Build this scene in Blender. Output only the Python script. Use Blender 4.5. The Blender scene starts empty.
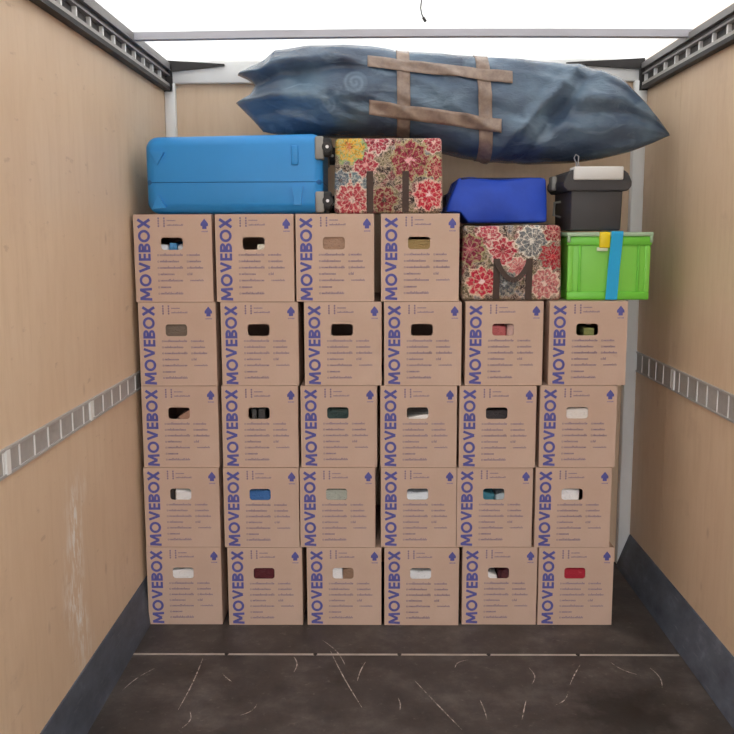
import bpy, bmesh, math, random
from mathutils import Vector, Matrix, noise

random.seed(7)
SC = bpy.context.scene
COL = SC.collection

# ---------------------------------------------------------------- camera
cam_d = bpy.data.cameras.new('camera')
cam = bpy.data.objects.new('camera', cam_d)
COL.objects.link(cam)
cam_d.sensor_width = 36.0
cam_d.lens = 910.66 / 734 * 36.0
cam_d.clip_start = 0.05
PITCH, YAW, ROLL = 0.1448, -0.0115, 0.0031
_fw = Vector((math.sin(YAW) * math.cos(PITCH), math.cos(YAW) * math.cos(PITCH), -math.sin(PITCH)))
_rt = Vector((math.cos(YAW), -math.sin(YAW), 0))
_dn = _fw.cross(_rt)
_r = _rt * math.cos(ROLL) + _dn * math.sin(ROLL)
_d = _dn * math.cos(ROLL) - _rt * math.sin(ROLL)
_m = Matrix((_r, -_d, -_fw)).transposed().to_4x4()
_m.translation = Vector((0, -3.869, 1.7303))
cam.matrix_world = _m
SC.camera = cam

# ---------------------------------------------------------------- sky (bright overcast day) and exposure
world = bpy.data.worlds.new('overcast_sky')
SC.world = world
world.use_nodes = True
wn = world.node_tree
wn.nodes.clear()
_out = wn.nodes.new('ShaderNodeOutputWorld')
_bg = wn.nodes.new('ShaderNodeBackground')
_bg.inputs['Color'].default_value = (0.985, 0.99, 1.0, 1)
_bg.inputs['Strength'].default_value = 3.6
wn.links.new(_bg.outputs[0], _out.inputs[0])
SC.view_settings.view_transform = 'Standard'
SC.view_settings.look = 'None'
SC.view_settings.gamma = 1.0
SC.view_settings.use_curve_mapping = False
SC.view_settings.exposure = 0.0

# ---------------------------------------------------------------- measures (metres)
XL, XR = -1.047, 1.323          # inner faces of the side walls
YB, YF = 0.793, -4.9            # inner face of the bulkhead, rear opening
ZR = 2.575                      # underside of the roof sheet
BW, BD, BH = 0.33, 0.64, 0.3617 # moving box
TH = 0.370                      # boxes of the top layer stand a little taller
ZT4 = 4 * BH                    # top of the fourth layer
ZT5 = 4 * BH + TH               # top of the top layer

# ---------------------------------------------------------------- materials
def lin(c):
    return tuple(((v / 255) / 12.92 if v / 255 <= 0.04045 else ((v / 255 + 0.055) / 1.055) ** 2.4) for v in c)

class NT:
    def __init__(self, name):
        self.mat = bpy.data.materials.new(name)
        self.mat.use_nodes = True
        self.nt = self.mat.node_tree
        self.b = self.nt.nodes['Principled BSDF']
        self.out = self.nt.nodes['Material Output']
    def new(self, t):
        return self.nt.nodes.new(t)
    def put(self, sock, v):
        if hasattr(v, 'is_output'):
            self.nt.links.new(v, sock)
        elif isinstance(v, (tuple, list)):
            sock.default_value = tuple(v) + ((1,) if len(v) == 3 and len(sock.default_value) == 4 else ())
        else:
            sock.default_value = v
    def math(self, op, a, b=0.0, c=0.0, clamp=False):
        n = self.new('ShaderNodeMath'); n.operation = op; n.use_clamp = clamp
        for s, v in zip(n.inputs, (a, b, c)): self.put(s, v)
        return n.outputs[0]
    def mix(self, f, a, b):
        n = self.new('ShaderNodeMix'); n.data_type = 'RGBA'
        self.put(n.inputs[0], f); self.put(n.inputs[6], a); self.put(n.inputs[7], b)
        return n.outputs[2]
    def ramp(self, f, stops, interp='LINEAR'):
        n = self.new('ShaderNodeValToRGB'); n.color_ramp.interpolation = interp
        e = n.color_ramp.elements
        while len(e) < len(stops): e.new(0.5)
        for el, (p, c) in zip(e, stops):
            el.position = p
            el.color = (c, c, c, 1) if isinstance(c, (int, float)) else tuple(c) + (1,)
        self.put(n.inputs[0], f)
        return n.outputs[0]
    def coord(self, kind='Object', scale=(1, 1, 1), loc=(0, 0, 0), rot=(0, 0, 0)):
        t = self.new('ShaderNodeTexCoord'); m = self.new('ShaderNodeMapping')
        self.nt.links.new(t.outputs[kind], m.inputs[0])
        m.inputs['Scale'].default_value = scale; m.inputs['Location'].default_value = loc
        m.inputs['Rotation'].default_value = rot
        return m.outputs[0]
    def noise(self, vec, scale, detail=3, rough=0.5, dist=0.0):
        n = self.new('ShaderNodeTexNoise'); self.nt.links.new(vec, n.inputs['Vector'])
        n.inputs['Scale'].default_value = scale; n.inputs['Detail'].default_value = detail
        n.inputs['Roughness'].default_value = rough; n.inputs['Distortion'].default_value = dist
        return n.outputs[0]
    def voronoi(self, vec, scale, feature='F1', out=0):
        n = self.new('ShaderNodeTexVoronoi'); n.feature = feature
        self.nt.links.new(vec, n.inputs['Vector']); n.inputs['Scale'].default_value = scale
        return n.outputs[out]
    def sep(self, vec):
        n = self.new('ShaderNodeSeparateXYZ'); self.nt.links.new(vec, n.inputs[0]); return n.outputs
    def bump(self, h, strength=0.3, dist=0.01):
        n = self.new('ShaderNodeBump'); n.inputs['Strength'].default_value = strength
        n.inputs['Distance'].default_value = dist
        self.nt.links.new(h, n.inputs['Height']); self.nt.links.new(n.outputs[0], self.b.inputs['Normal'])
    def done(self, color=None, rough=0.6, metal=0.0, spec=None):
        if color is not None: self.put(self.b.inputs['Base Color'], color)
        self.put(self.b.inputs['Roughness'], rough)
        self.b.inputs['Metallic'].default_value = metal
        if spec is not None: self.b.inputs['Specular IOR Level'].default_value = spec
        return self.mat

def plain(name, col, rough=0.6, metal=0.0, var=0.12, scale=30, spec=None, bump=0.0):
    n = NT(name)
    f = n.noise(n.coord(), scale, 3)
    c = n.mix(f, tuple(v * (1 - var) for v in col), tuple(min(1, v * (1 + var)) for v in col))
    if bump: n.bump(f, bump, 0.004)
    return n.done(c, rough, metal, spec)

M = {}

def mat_plywood(name, scuffs):
    n = NT(name)
    v = n.coord(scale=(6, 6, 0.9))
    grain = n.noise(v, 4.0, 5, 0.6, 0.6)
    blot = n.noise(n.coord(), 1.6, 3, 0.55)
    fine = n.noise(n.coord(scale=(60, 60, 5)), 3.0, 3, 0.6)
    c = n.ramp(grain, [(0.25, lin((220, 192, 162))), (0.5, lin((227, 200, 171))), (0.8, lin((231, 206, 179)))])
    c = n.mix(n.math('MULTIPLY', n.ramp(blot, [(0.4, 0), (0.7, 1)]), 0.5), c, lin((218, 188, 157)))
    c = n.mix(n.math('MULTIPLY', n.ramp(fine, [(0.55, 0), (0.75, 1)]), 0.10), c, lin((170, 134, 106)))
    kn = n.voronoi(n.coord(scale=(1, 1, 0.55)), 5.0)
    c = n.mix(n.math('MULTIPLY', n.ramp(kn, [(0.02, 1), (0.085, 0)]), 0.3), c, lin((150, 105, 78)))
    dirt = n.noise(n.coord(scale=(1, 1, 1.4)), 2.2, 6, 0.7)
    c = n.mix(n.math('MULTIPLY', n.ramp(dirt, [(0.58, 0), (0.72, 1)]), 0.32), c, lin((186, 152, 126)))
    if scuffs:                                  # pale scrape marks left by earlier loads
        x, y, z = n.sep(n.coord())
        wob = n.math('MULTIPLY', n.math('SUBTRACT', n.noise(n.coord(scale=(1, 1, 1)), 3, 2), 0.5), 0.35)
        yy = n.math('ADD', y, wob)
        band = n.math('SUBTRACT', 1.0, n.math('DIVIDE', n.math('ABSOLUTE', n.math('ADD', yy, 0.84)), 0.13), clamp=True)
        zz = n.math('SUBTRACT', 1.0, n.math('DIVIDE', n.math('ABSOLUTE', n.math('SUBTRACT', z, 0.56)), 0.40), clamp=True)
        zz = n.math('MULTIPLY', zz, 2.0, clamp=True)
        st = n.ramp(n.noise(n.coord(scale=(1, 18, 4.5)), 2.4, 5, 0.7), [(0.46, 0), (0.56, 1)])
        st = n.math('MULTIPLY', st, n.ramp(n.noise(n.coord(scale=(1, 3, 1)), 7.0, 3, 0.6), [(0.36, 0), (0.48, 1)]))
        m = n.math('MULTIPLY', n.math('MULTIPLY', band, zz), st)
        c = n.mix(n.math('MULTIPLY', m, 1.0), c, lin((250, 246, 242)))
        st2 = n.ramp(n.noise(n.coord(scale=(1, 3, 9)), 3.0, 3, 0.6), [(0.66, 0), (0.72, 1)])
        c = n.mix(n.math('MULTIPLY', st2, 0.25), c, lin((150, 112, 88)))
    n.bump(grain, 0.05, 0.003)
    return n.done(c, 0.48, spec=0.35)

M['ply_l'] = mat_plywood('birch_plywood_scuffed', True)
M['ply_r'] = mat_plywood('birch_plywood', False)

def mat_floor():
    n = NT('dark_phenolic_floor')
    g = n.noise(n.coord(scale=(1, 1, 1)), 4.0, 8, 0.70)
    f = n.noise(n.coord(), 28, 4, 0.7)
    c = n.ramp(g, [(0.32, lin((48, 44, 43))), (0.5, lin((72, 66, 65))), (0.72, lin((104, 97, 95)))])
    c = n.mix(n.math('MULTIPLY', n.ramp(f, [(0.6, 0), (0.75, 1)]), 0.4), c, lin((138, 128, 124)))
    # dark damp patch with its own outline
    x, y, z = n.sep(n.coord())
    dx = n.math('SUBTRACT', x, 0.90); dy = n.math('ADD', y, 0.78)
    r = n.math('SQRT', n.math('ADD', n.math('MULTIPLY', dx, dx), n.math('MULTIPLY', dy, dy)))
    r = n.math('ADD', r, n.math('MULTIPLY', n.math('SUBTRACT', n.noise(n.coord(), 9, 4, 0.7), 0.5), 0.32))
    c = n.mix(n.math('MULTIPLY', n.ramp(r, [(0.10, 1), (0.22, 0)]), 0.8), c, lin((30, 26, 26)))
    n.bump(f, 0.15, 0.002)
    return n.done(c, n.ramp(g, [(0.3, 0.42), (0.8, 0.62)]), spec=0.4)
M['floor'] = mat_floor()

def mat_scratch():
    n = NT('pale_scratch')
    f = n.noise(n.coord(scale=(40, 40, 1)), 1.0, 4, 0.7)
    c = n.ramp(f, [(0.38, lin((82, 76, 73))), (0.62, lin((196, 186, 180)))])
    return n.done(c, 0.7)
M['scratch'] = mat_scratch()

def mat_kick():
    n = NT('blue_grey_kick_plate')
    g = n.noise(n.coord(scale=(1, 1, 2)), 5, 5, 0.65)
    s = n.noise(n.coord(scale=(1, 2, 30)), 4, 3, 0.6)
    c = n.ramp(g, [(0.3, lin((64, 71, 83))), (0.6, lin((90, 97, 110))), (0.8, lin((126, 133, 142)))])
    c = n.mix(n.math('MULTIPLY', n.ramp(s, [(0.62, 0), (0.72, 1)]), 0.3), c, lin((138, 142, 150)))
    return n.done(c, 0.5, spec=0.4)
M['kick'] = mat_kick()

def mat_roof():                                  # translucent fibreglass sheet lit by the sky above
    n = NT('translucent_white_roof')
    f = n.noise(n.coord(), 5, 4, 0.6)
    c = n.ramp(f, [(0.3, (0.80, 0.80, 0.78)), (0.7, (0.88, 0.88, 0.87))])
    t = n.new('ShaderNodeBsdfTranslucent'); n.put(t.inputs['Color'], c)
    d = n.new('ShaderNodeBsdfDiffuse'); n.put(d.inputs['Color'], c)
    m = n.new('ShaderNodeMixShader'); m.inputs[0].default_value = 0.28
    n.nt.links.new(t.outputs[0], m.inputs[1]); n.nt.links.new(d.outputs[0], m.inputs[2])
    n.nt.links.new(m.outputs[0], n.out.inputs[0])
    return n.mat
M['roof'] = mat_roof()

M['white'] = plain('white_painted_profile', lin((238, 237, 236)), 0.45, var=0.03, scale=8)
M['bow_grey'] = plain('pale_grey_roof_bow', lin((186, 185, 194)), 0.5, 0.0, 0.06, 8)
M['alu'] = plain('brushed_aluminium', lin((186, 184, 184)), 0.42, 0.25, 0.10, 60)
M['alu_dull'] = plain('dull_aluminium', lin((172, 168, 165)), 0.5, 0.1, 0.15, 40)
M['alu_bright'] = plain('bright_zinc', lin((240, 239, 238)), 0.4, 0.1, 0.06, 40)
M['rail_grey'] = plain('weathered_grey_rail', lin((134, 130, 130)), 0.5, 0.2, 0.15, 40)
M['slot'] = plain('dark_slot_backing', lin((74, 70, 70)), 0.6, 0.1, 0.2, 40)
M['rubber'] = plain('black_rubber', lin((46, 42, 42)), 0.6, 0.0, 0.2, 40)
M['asphalt'] = plain('grey_asphalt', (0.16, 0.16, 0.155), 0.9, 0.0, 0.2, 60)
M['cream_seam'] = plain('pale_floor_joint', lin((178, 168, 160)), 0.6, 0.0, 0.4, 14)

def mat_card():
    n = NT('brown_cardboard')
    oi = n.new('ShaderNodeObjectInfo')
    fib = n.noise(n.coord(scale=(1, 1, 1)), 90, 3, 0.6)
    big = n.noise(n.coord(), 6, 3, 0.5)
    c = n.ramp(big, [(0.3, lin((206, 176, 157))), (0.7, lin((213, 184, 166)))])
    c = n.mix(n.math('MULTIPLY', n.ramp(fib, [(0.5, 0), (0.8, 1)]), 0.2), c, lin((190, 159, 141)))
    c = n.mix(n.math('MULTIPLY', oi.outputs['Random'], 0.25), c, lin((202, 172, 157)))
    x, y, z = n.sep(n.coord())
    flute = n.math('SINE', n.math('MULTIPLY', x, 900.0))
    n.bump(flute, 0.04, 0.001)
    return n.done(c, 0.78, spec=0.2)
M['card'] = mat_card()
M['ink'] = plain('blue_printing_ink', lin((98, 97, 164)), 0.75, 0, 0.22, 50, spec=0.2)
M['ink_pale'] = plain('thin_blue_printing_ink', lin((138, 120, 146)), 0.75, 0, 0.2, 70, spec=0.2)

def mat_bundle():
    n = NT('slate_blue_plastic_film')
    co = n.coord()
    x, y, z = n.sep(co)
    a = n.noise(n.coord(scale=(1, 1, 1.4)), 3.5, 3, 0.5, 0.4)
    b = n.noise(n.coord(scale=(0.8, 1, 1.7), rot=(0, 0.6, 0)), 7, 3, 0.5, 0.8)
    c = n.ramp(a, [(0.3, lin((64, 76, 97))), (0.5, lin((80, 99, 122))), (0.75, lin((108, 132, 152)))])
    c = n.mix(n.math('MULTIPLY', n.ramp(b, [(0.56, 0), (0.72, 1)]), 0.35), c, lin((150, 174, 194)))
    for (cx, cz, R) in ((-0.093, 2.370, 0.056), (-0.213, 2.287, 0.042)):   # printed rosettes of the quilt inside
        dx = n.math('SUBTRACT', x, cx); dz = n.math('SUBTRACT', z, cz)
        r = n.math('SQRT', n.math('ADD', n.math('MULTIPLY', dx, dx), n.math('MULTIPLY', dz, dz)))
        th = n.math('ARCTAN2', dz, dx)
        w = n.math('SINE', n.math('ADD', n.math('MULTIPLY', r, 260.0), th))
        w = n.math('ADD', n.math('MULTIPLY', w, 0.25), 0.65)
        msk = n.ramp(n.math('DIVIDE', r, R), [(0.75, 1), (1.0, 0)])
        front = n.math('LESS_THAN', y, 0.3)
        c = n.mix(n.math('MULTIPLY', n.math('MULTIPLY', n.math('MULTIPLY', msk, w), front), 0.36), c, lin((150, 174, 196)))
    h = n.math('ADD', b, n.math('MULTIPLY', n.noise(n.coord(scale=(1, 1, 2.5), rot=(0, 0.3, 0)), 22, 4, 0.6, 1.0), 0.5))
    n.bump(h, 0.45, 0.02)
    return n.done(c, 0.27, spec=0.6)
M['bundle'] = mat_bundle()

def mat_tape():
    n = NT('brown_parcel_tape')
    f = n.noise(n.coord(), 25, 4, 0.6)
    c = n.ramp(f, [(0.3, lin((134, 114, 104))), (0.7, lin((168, 147, 132)))])
    n.bump(f, 0.4, 0.006)
    return n.done(c, 0.24)
M['tape'] = mat_tape()

M['case'] = plain('sky_blue_shell', lin((42, 142, 214)), 0.42, 0, 0.06, 4)
M['case_dark'] = plain('deep_blue_zip', lin((26, 100, 166)), 0.55, 0, 0.08, 20)
M['grey_plate'] = plain('warm_grey_plastic', lin((150, 146, 140)), 0.5, 0, 0.08, 20)
M['black'] = plain('black_plastic', lin((30, 29, 31)), 0.5, 0, 0.15, 30)
M['charcoal'] = plain('charcoal_plastic', lin((64, 62, 64)), 0.55, 0, 0.08, 14, bump=0.05)
M['light_grey'] = plain('light_grey_plastic', lin((222, 220, 218)), 0.5, 0, 0.06, 14)
M['steel'] = plain('steel_wire', lin((170, 172, 176)), 0.35, 0.7, 0.08, 40)
M['royal'] = plain('royal_blue_fabric', lin((20, 66, 182)), 0.55, 0, 0.20, 11, bump=0.9)
M['navy'] = plain('navy_fabric', lin((24, 28, 66)), 0.7, 0, 0.12, 12)
M['webbing'] = plain('dark_brown_webbing', lin((78, 62, 56)), 0.8, 0, 0.2, 90)
M['yellow'] = plain('yellow_plastic', lin((240, 214, 20)), 0.4, 0, 0.05, 20)
M['strap_blue'] = plain('cyan_blue_strap', lin((30, 172, 228)), 0.6, 0, 0.08, 60)
M['clear_tag'] = plain('pale_clip_plastic', lin((214, 226, 190)), 0.4, 0, 0.05, 20)

def mat_crate(name, col, tr):
    n = NT(name)
    f = n.noise(n.coord(), 6, 3)
    c = n.mix(f, tuple(v * 0.92 for v in col), tuple(min(1, v * 1.08) for v in col))
    n.done(c, 0.35)
    t = n.new('ShaderNodeBsdfTranslucent'); n.put(t.inputs['Color'], c)
    m = n.new('ShaderNodeMixShader'); m.inputs[0].default_value = tr
    n.nt.links.new(n.b.outputs[0], m.inputs[1]); n.nt.links.new(t.outputs[0], m.inputs[2])
    n.nt.links.new(m.outputs[0], n.out.inputs[0])
    return n.mat
M['green'] = mat_crate('lime_green_plastic', lin((146, 230, 92)), 0.15)
M['green_deep'] = mat_crate('deeper_green_plastic', lin((126, 220, 76)), 0.15)
M['lid'] = mat_crate('milky_green_lid', lin((192, 218, 188)), 0.25)

def mat_floral(name, flowers, seed):
    """printed cotton: flowers = (cx, cz, radius, petals, petal colour, heart colour, outline colour)"""
    n = NT(name)
    co = n.coord()
    x, y, z = n.sep(co)
    jig = n.noise(n.coord(loc=(seed, seed, 0)), 70, 3, 0.6)
    cell = n.voronoi(n.coord(loc=(seed * 1.7, 0, seed), scale=(1, 0.6, 1)), 30, 'F1', 1)
    cs = n.new('ShaderNodeSeparateColor'); n.nt.links.new(cell, cs.inputs[0])
    c = n.ramp(cs.outputs[0], [(0.0, lin((52, 40, 38))), (0.30, lin((120, 112, 74))), (0.46, lin((60, 48, 46))),
                               (0.58, lin((128, 116, 86))), (0.72, lin((138, 48, 62))), (0.88, lin((116, 128, 138)))], 'CONSTANT')
    edge = n.voronoi(n.coord(loc=(seed * 1.7, 0, seed), scale=(1, 0.6, 1)), 30, 'DISTANCE_TO_EDGE', 0)
    c = n.mix(n.math('MULTIPLY', n.ramp(edge, [(0.04, 1), (0.10, 0)]), 0.5), c, lin((186, 166, 144)))
    d2 = n.voronoi(n.coord(loc=(seed, 1, seed), scale=(1, 0.6, 1)), 44, 'F1', 0)
    rings = n.math('SINE', n.math('MULTIPLY', d2, 22.0))
    c = n.mix(n.math('MULTIPLY', n.ramp(rings, [(0.55, 0), (0.85, 1)]), 0.55), c, lin((226, 208, 190)))
    sq = n.math('ABSOLUTE', n.math('SUBTRACT', n.noise(n.coord(loc=(seed, 0, seed)), 34, 2, 0.5, 1.5), 0.5))
    c = n.mix(n.math('MULTIPLY', n.ramp(sq, [(0.012, 1), (0.03, 0)]), 0.7), c, lin((206, 176, 160)))
    c = n.mix(n.math('MULTIPLY', n.ramp(n.math('ABSOLUTE', n.math('SUBTRACT', sq, 0.09)), [(0.015, 1), (0.04, 0)]), 0.6), c, lin((52, 40, 42)))
    for (cx, cz, R, k, pc, hc, oc) in flowers:
        dx = n.math('SUBTRACT', x, cx); dz = n.math('SUBTRACT', z, cz)
        r = n.math('SQRT', n.math('ADD', n.math('MULTIPLY', dx, dx), n.math('MULTIPLY', dz, dz)))
        th = n.math('ARCTAN2', dz, dx)
        lob = n.math('COSINE', n.math('MULTIPLY', th, float(k)))
        rr = n.math('DIVIDE', n.math('MULTIPLY', r, n.math('SUBTRACT', 1.0, n.math('MULTIPLY', lob, 0.10))), R)
        rr = n.math('ADD', rr, n.math('MULTIPLY', n.math('SUBTRACT', jig, 0.5), 0.75))
        col = n.ramp(rr, [(0.0, hc), (0.14, hc), (0.22, pc), (0.50, pc), (0.56, oc), (0.62, pc), (0.82, pc), (0.90, oc), (1.0, oc)])
        vein = n.ramp(lob, [(0.0, 1), (0.12, 0)])
        vein = n.math('MULTIPLY', n.ramp(n.math('ABSOLUTE', n.math('ADD', lob, 1.0)), [(0.02, 1), (0.20, 0)]), 0.8)
        vein = n.math('MULTIPLY', vein, n.ramp(rr, [(0.2, 1), (0.9, 0.6)]))
        col = n.mix(vein, col, oc)
        c = n.mix(n.ramp(rr, [(0.98, 1), (1.04, 0)]), c, col)
    sq2 = n.math('ABSOLUTE', n.math('SUBTRACT', n.noise(n.coord(loc=(0, seed, seed)), 55, 2, 0.5, 1.0), 0.5))
    c = n.mix(n.math('MULTIPLY', n.ramp(sq2, [(0.01, 1), (0.035, 0)]), 0.4), c, lin((214, 190, 172)))
    c = n.mix(n.math('MULTIPLY', n.ramp(sq2, [(0.10, 0), (0.16, 1)]), 0.5), c, lin((58, 38, 40)))
    weave = n.noise(co, 260, 2)
    n.bump(weave, 0.15, 0.001)
    return n.done(c, 0.75, spec=0.25)

# ---------------------------------------------------------------- mesh helpers
class MB:
    def __init__(self):
        self.v = []; self.f = []; self.mi = []
    def quad(self, *p):
        i = len(self.v); self.v += [tuple(q) for q in p]; self.f.append(tuple(range(i, i + len(p)))); return self
    def box(self, x0, x1, y0, y1, z0, z1):
        i = len(self.v)
        self.v += [(x, y, z) for z in (z0, z1) for y in (y0, y1) for x in (x0, x1)]
        for q in ((0, 2, 3, 1), (4, 5, 7, 6), (0, 1, 5, 4), (2, 6, 7, 3), (0, 4, 6, 2), (1, 3, 7, 5)):
            self.f.append(tuple(i + k for k in q))
        return self
    def prism(self, poly, axis, a0, a1):
        """poly: 2D points; axis 'y' -> points are (x, z), 'x' -> (y, z), 'z' -> (x, y)"""
        i = len(self.v); k = len(poly)
        for a in (a0, a1):
            for (p, q) in poly:
                self.v.append({'y': (p, a, q), 'x': (a, p, q), 'z': (p, q, a)}[axis])
        self.f.append(tuple(range(i, i + k))); self.f.append(tuple(reversed(range(i + k, i + 2 * k))))
        for j in range(k):
            self.f.append((i + j, i + (j + 1) % k, i + k + (j + 1) % k, i + k + j))
        return self
    def tube(self, pts, r, seg=8):
        pts = [Vector(p) for p in pts]; i0 = len(self.v)
        for k, p in enumerate(pts):
            t = (pts[min(k + 1, len(pts) - 1)] - pts[max(k - 1, 0)]).normalized()
            up = Vector((0, 0, 1)) if abs(t.z) < 0.9 else Vector((0, 1, 0))
            a = t.cross(up).normalized(); b = t.cross(a)
            for s in range(seg):
                an = 2 * math.pi * s / seg
                self.v.append(tuple(p + (a * math.cos(an) + b * math.sin(an)) * r))
        for k in range(len(pts) - 1):
            for s in range(seg):
                s2 = (s + 1) % seg
                self.f.append((i0 + k * seg + s, i0 + k * seg + s2, i0 + (k + 1) * seg + s2, i0 + (k + 1) * seg + s))
        self.f.append(tuple(i0 + s for s in range(seg)))
        self.f.append(tuple(i0 + (len(pts) - 1) * seg + s for s in reversed(range(seg))))
        return self
    def disc(self, c, r, axis, h, seg=16):
        poly = [(r * math.cos(2 * math.pi * s / seg), r * math.sin(2 * math.pi * s / seg)) for s in range(seg)]
        cx, cy, cz = c
        base = {'y': (cx, cz), 'x': (cy, cz), 'z': (cx, cy)}[axis]
        a = {'y': cy, 'x': cx, 'z': cz}[axis]
        return self.prism([(base[0] + p, base[1] + q) for p, q in poly], axis, a - h / 2, a + h / 2)
    def mesh(self, name, smooth=False, fix=True):
        me = bpy.data.meshes.new(name)
        me.from_pydata(self.v, [], self.f)
        bm = bmesh.new(); bm.from_mesh(me)
        if fix: bmesh.ops.recalc_face_normals(bm, faces=bm.faces)
        if smooth:
            for f in bm.faces: f.smooth = True
        bm.to_mesh(me); bm.free(); me.update()
        return me

def rounded(x0, x1, y0, y1, z0, z1, r, seg=3, cuts=0, fn=None, smooth=True):
    """bevelled box as a mesh; fn moves each vertex"""
    bm = bmesh.new()
    bmesh.ops.create_cube(bm, size=1)
    for v in bm.verts:
        v.co = Vector(((x0 + x1) / 2 + v.co.x * (x1 - x0), (y0 + y1) / 2 + v.co.y * (y1 - y0), (z0 + z1) / 2 + v.co.z * (z1 - z0)))
    if cuts:
        bmesh.ops.subdivide_edges(bm, edges=bm.edges[:], cuts=cuts, use_grid_fill=True)
    if r > 0:
        ed = [e for e in bm.edges if len(e.link_faces) == 2 and e.link_faces[0].normal.dot(e.link_faces[1].normal) < 0.5]
        bm.normal_update()
        ed = [e for e in bm.edges if len(e.link_faces) == 2 and e.calc_face_angle(0) > 0.5]
        bmesh.ops.bevel(bm, geom=ed, offset=r, segments=seg, affect='EDGES', profile=0.5, clamp_overlap=True)
    if fn:
        for v in bm.verts: v.co = Vector(fn(v.co))
    bmesh.ops.recalc_face_normals(bm, faces=bm.faces)
    if smooth:
        for f in bm.faces: f.smooth = True
    me = bpy.data.meshes.new('rounded'); bm.to_mesh(me); bm.free()
    if smooth and not fn and not cuts:
        pass
    return me

def obj(name, me, mat, parent=None, loc=None):
    if isinstance(me, MB): me = me.mesh(name)
    o = bpy.data.objects.new(name, me)
    COL.objects.link(o)
    if mat is not None and not me.materials:
        me.materials.append(M[mat] if isinstance(mat, str) else mat)
    if loc is not None: o.location = loc
    if parent is not None: o.parent = parent
    return o

def tag(o, label, cat, group=None):
    o['label'] = label; o['category'] = cat
    if group: o['group'] = group
    return o

def thing(name, label, cat, loc, group=None, rotz=0.0):
    o = bpy.data.objects.new(name, None); COL.objects.link(o)
    o.empty_display_size = 0.1
    o.location = loc; o.rotation_euler = (0, 0, rotz)
    return tag(o, label, cat, group)

def struct(name, me, mat):
    o = obj(name, me, mat); o['kind'] = 'structure'; return o

# ---------------------------------------------------------------- the cargo body
struct('ground', MB().box(-30, 30, -30, 30, -1.12, -1.0), 'asphalt')
floor = struct('floor', MB().box(XL - 0.03, XR + 0.03, YF, YB + 0.03, -0.06, 0.0), 'floor')
obj('floor_joint', MB().box(XL + 0.02, XR - 0.075, -0.301, -0.287, -0.002, 0.0012), 'cream_seam', floor)
for jx in (-0.63, -0.26, 0.09, 0.46, 0.83):                     # darker screw heads along the joint
    obj('screw_head', MB().disc((jx, -0.294, 0.0015), 0.009, 'z', 0.002, 10), 'rubber', floor)
_sc = [((-0.722, -0.328), (-0.735, -0.743)), ((-0.347, -0.317), (-0.335, -0.447)), ((-0.201, -0.252), (-0.058, -0.725)),
       ((-0.24, -0.157), (-0.133, -0.387)), ((0.142, -0.511), (0.297, -0.874)), ((0.076, -0.651), (0.081, -0.739)),
       ((0.609, -0.409), (0.599, -0.541)), ((0.556, -0.664), (0.518, -0.806)), ((0.311, -0.41), (0.37, -0.34)),
       ((0.744, -0.548), (0.82, -0.382)), ((1.095, -0.406), (1.093, -0.57)), ((-0.688, -0.757), (-0.694, -0.867)),
       ((0.383, -0.665), (0.393, -0.807)), ((-0.90, -0.42), (-0.98, -0.60)), ((-0.45, -0.70), (-0.50, -0.78)), ((0.72, -0.62), (0.66, -0.70)),
       ((-0.05, -0.36), (-0.08, -0.52)), ((0.95, -0.36), (1.04, -0.47)), ((-0.62, -0.46), (-0.57, -0.53))]
for a, b in _sc:
    mb = MB(); k = 7; pts = []
    nx, ny = (b[1] - a[1]), -(b[0] - a[0]); L = math.hypot(nx, ny); nx /= L; ny /= L
    bow = random.uniform(-0.018, 0.018)
    for i in range(k):
        t = i / (k - 1); w = 0.0023 * math.sin(math.pi * (0.1 + 0.8 * t)); o_ = bow * math.sin(math.pi * t)
        cx, cy = a[0] + (b[0] - a[0]) * t + nx * o_, a[1] + (b[1] - a[1]) * t + ny * o_
        pts.append(((cx - nx * w, cy - ny * w, 0.0006), (cx + nx * w, cy + ny * w, 0.0006)))
    for i in range(k - 1):
        mb.quad(pts[i][0], pts[i][1], pts[i + 1][1], pts[i + 1][0])
    obj('scratch', mb, 'scratch', floor)

def wall(name, x_in, sgn, seams, mat):
    x0, x1 = (x_in - 0.03, x_in - 0.008) if sgn < 0 else (x_in + 0.008, x_in + 0.03)
    w = struct(name, MB().box(x0, x1, YF, YB + 0.03, -0.06, ZR + 0.02), 'white')
    px0, px1 = (x_in - 0.008, x_in) if sgn < 0 else (x_in, x_in + 0.008)
    ys = [YF] + seams + [YB]
    for a, b in zip(ys[:-1], ys[1:]):
        obj('plywood_panel', MB().box(px0, px1, a + 0.0015, b - 0.0015, 0.0, ZR), mat, w)
    return w
wall('wall_left', XL, -1, [-4.06, -2.84, -1.62], 'ply_l')
wall('wall_right', XR, 1, [-4.64, -3.42, -2.20, -0.98, 0.24], 'ply_r')
wb = struct('wall_back', MB().box(XL - 0.03, XR + 0.03, YB + 0.008, YB + 0.03, -0.06, ZR + 0.02), 'white')
for a, b in ((XL, 0.14), (0.14, XR)):
    obj('plywood_panel', MB().box(a + 0.001, b - 0.001, YB, YB + 0.008, 0.0, ZR), 'ply_r', wb)
struct('ceiling', MB().box(XL - 0.03, XR + 0.03, YF, YB + 0.03, ZR, ZR + 0.004), 'roof')

# white corner posts and roof header at the bulkhead
struct('trim_1', rounded(XL, XL + 0.052, YB - 0.045, YB, 0.0, 2.47, 0.006, 2), 'white')
struct('trim_2', rounded(XR - 0.062, XR, YB - 0.05, YB, 0.0, 2.47, 0.006, 2), 'white')
struct('trim_3', rounded(XL, XR, YB - 0.035, YB, 2.468, ZR, 0.006, 2), 'white')
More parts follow.
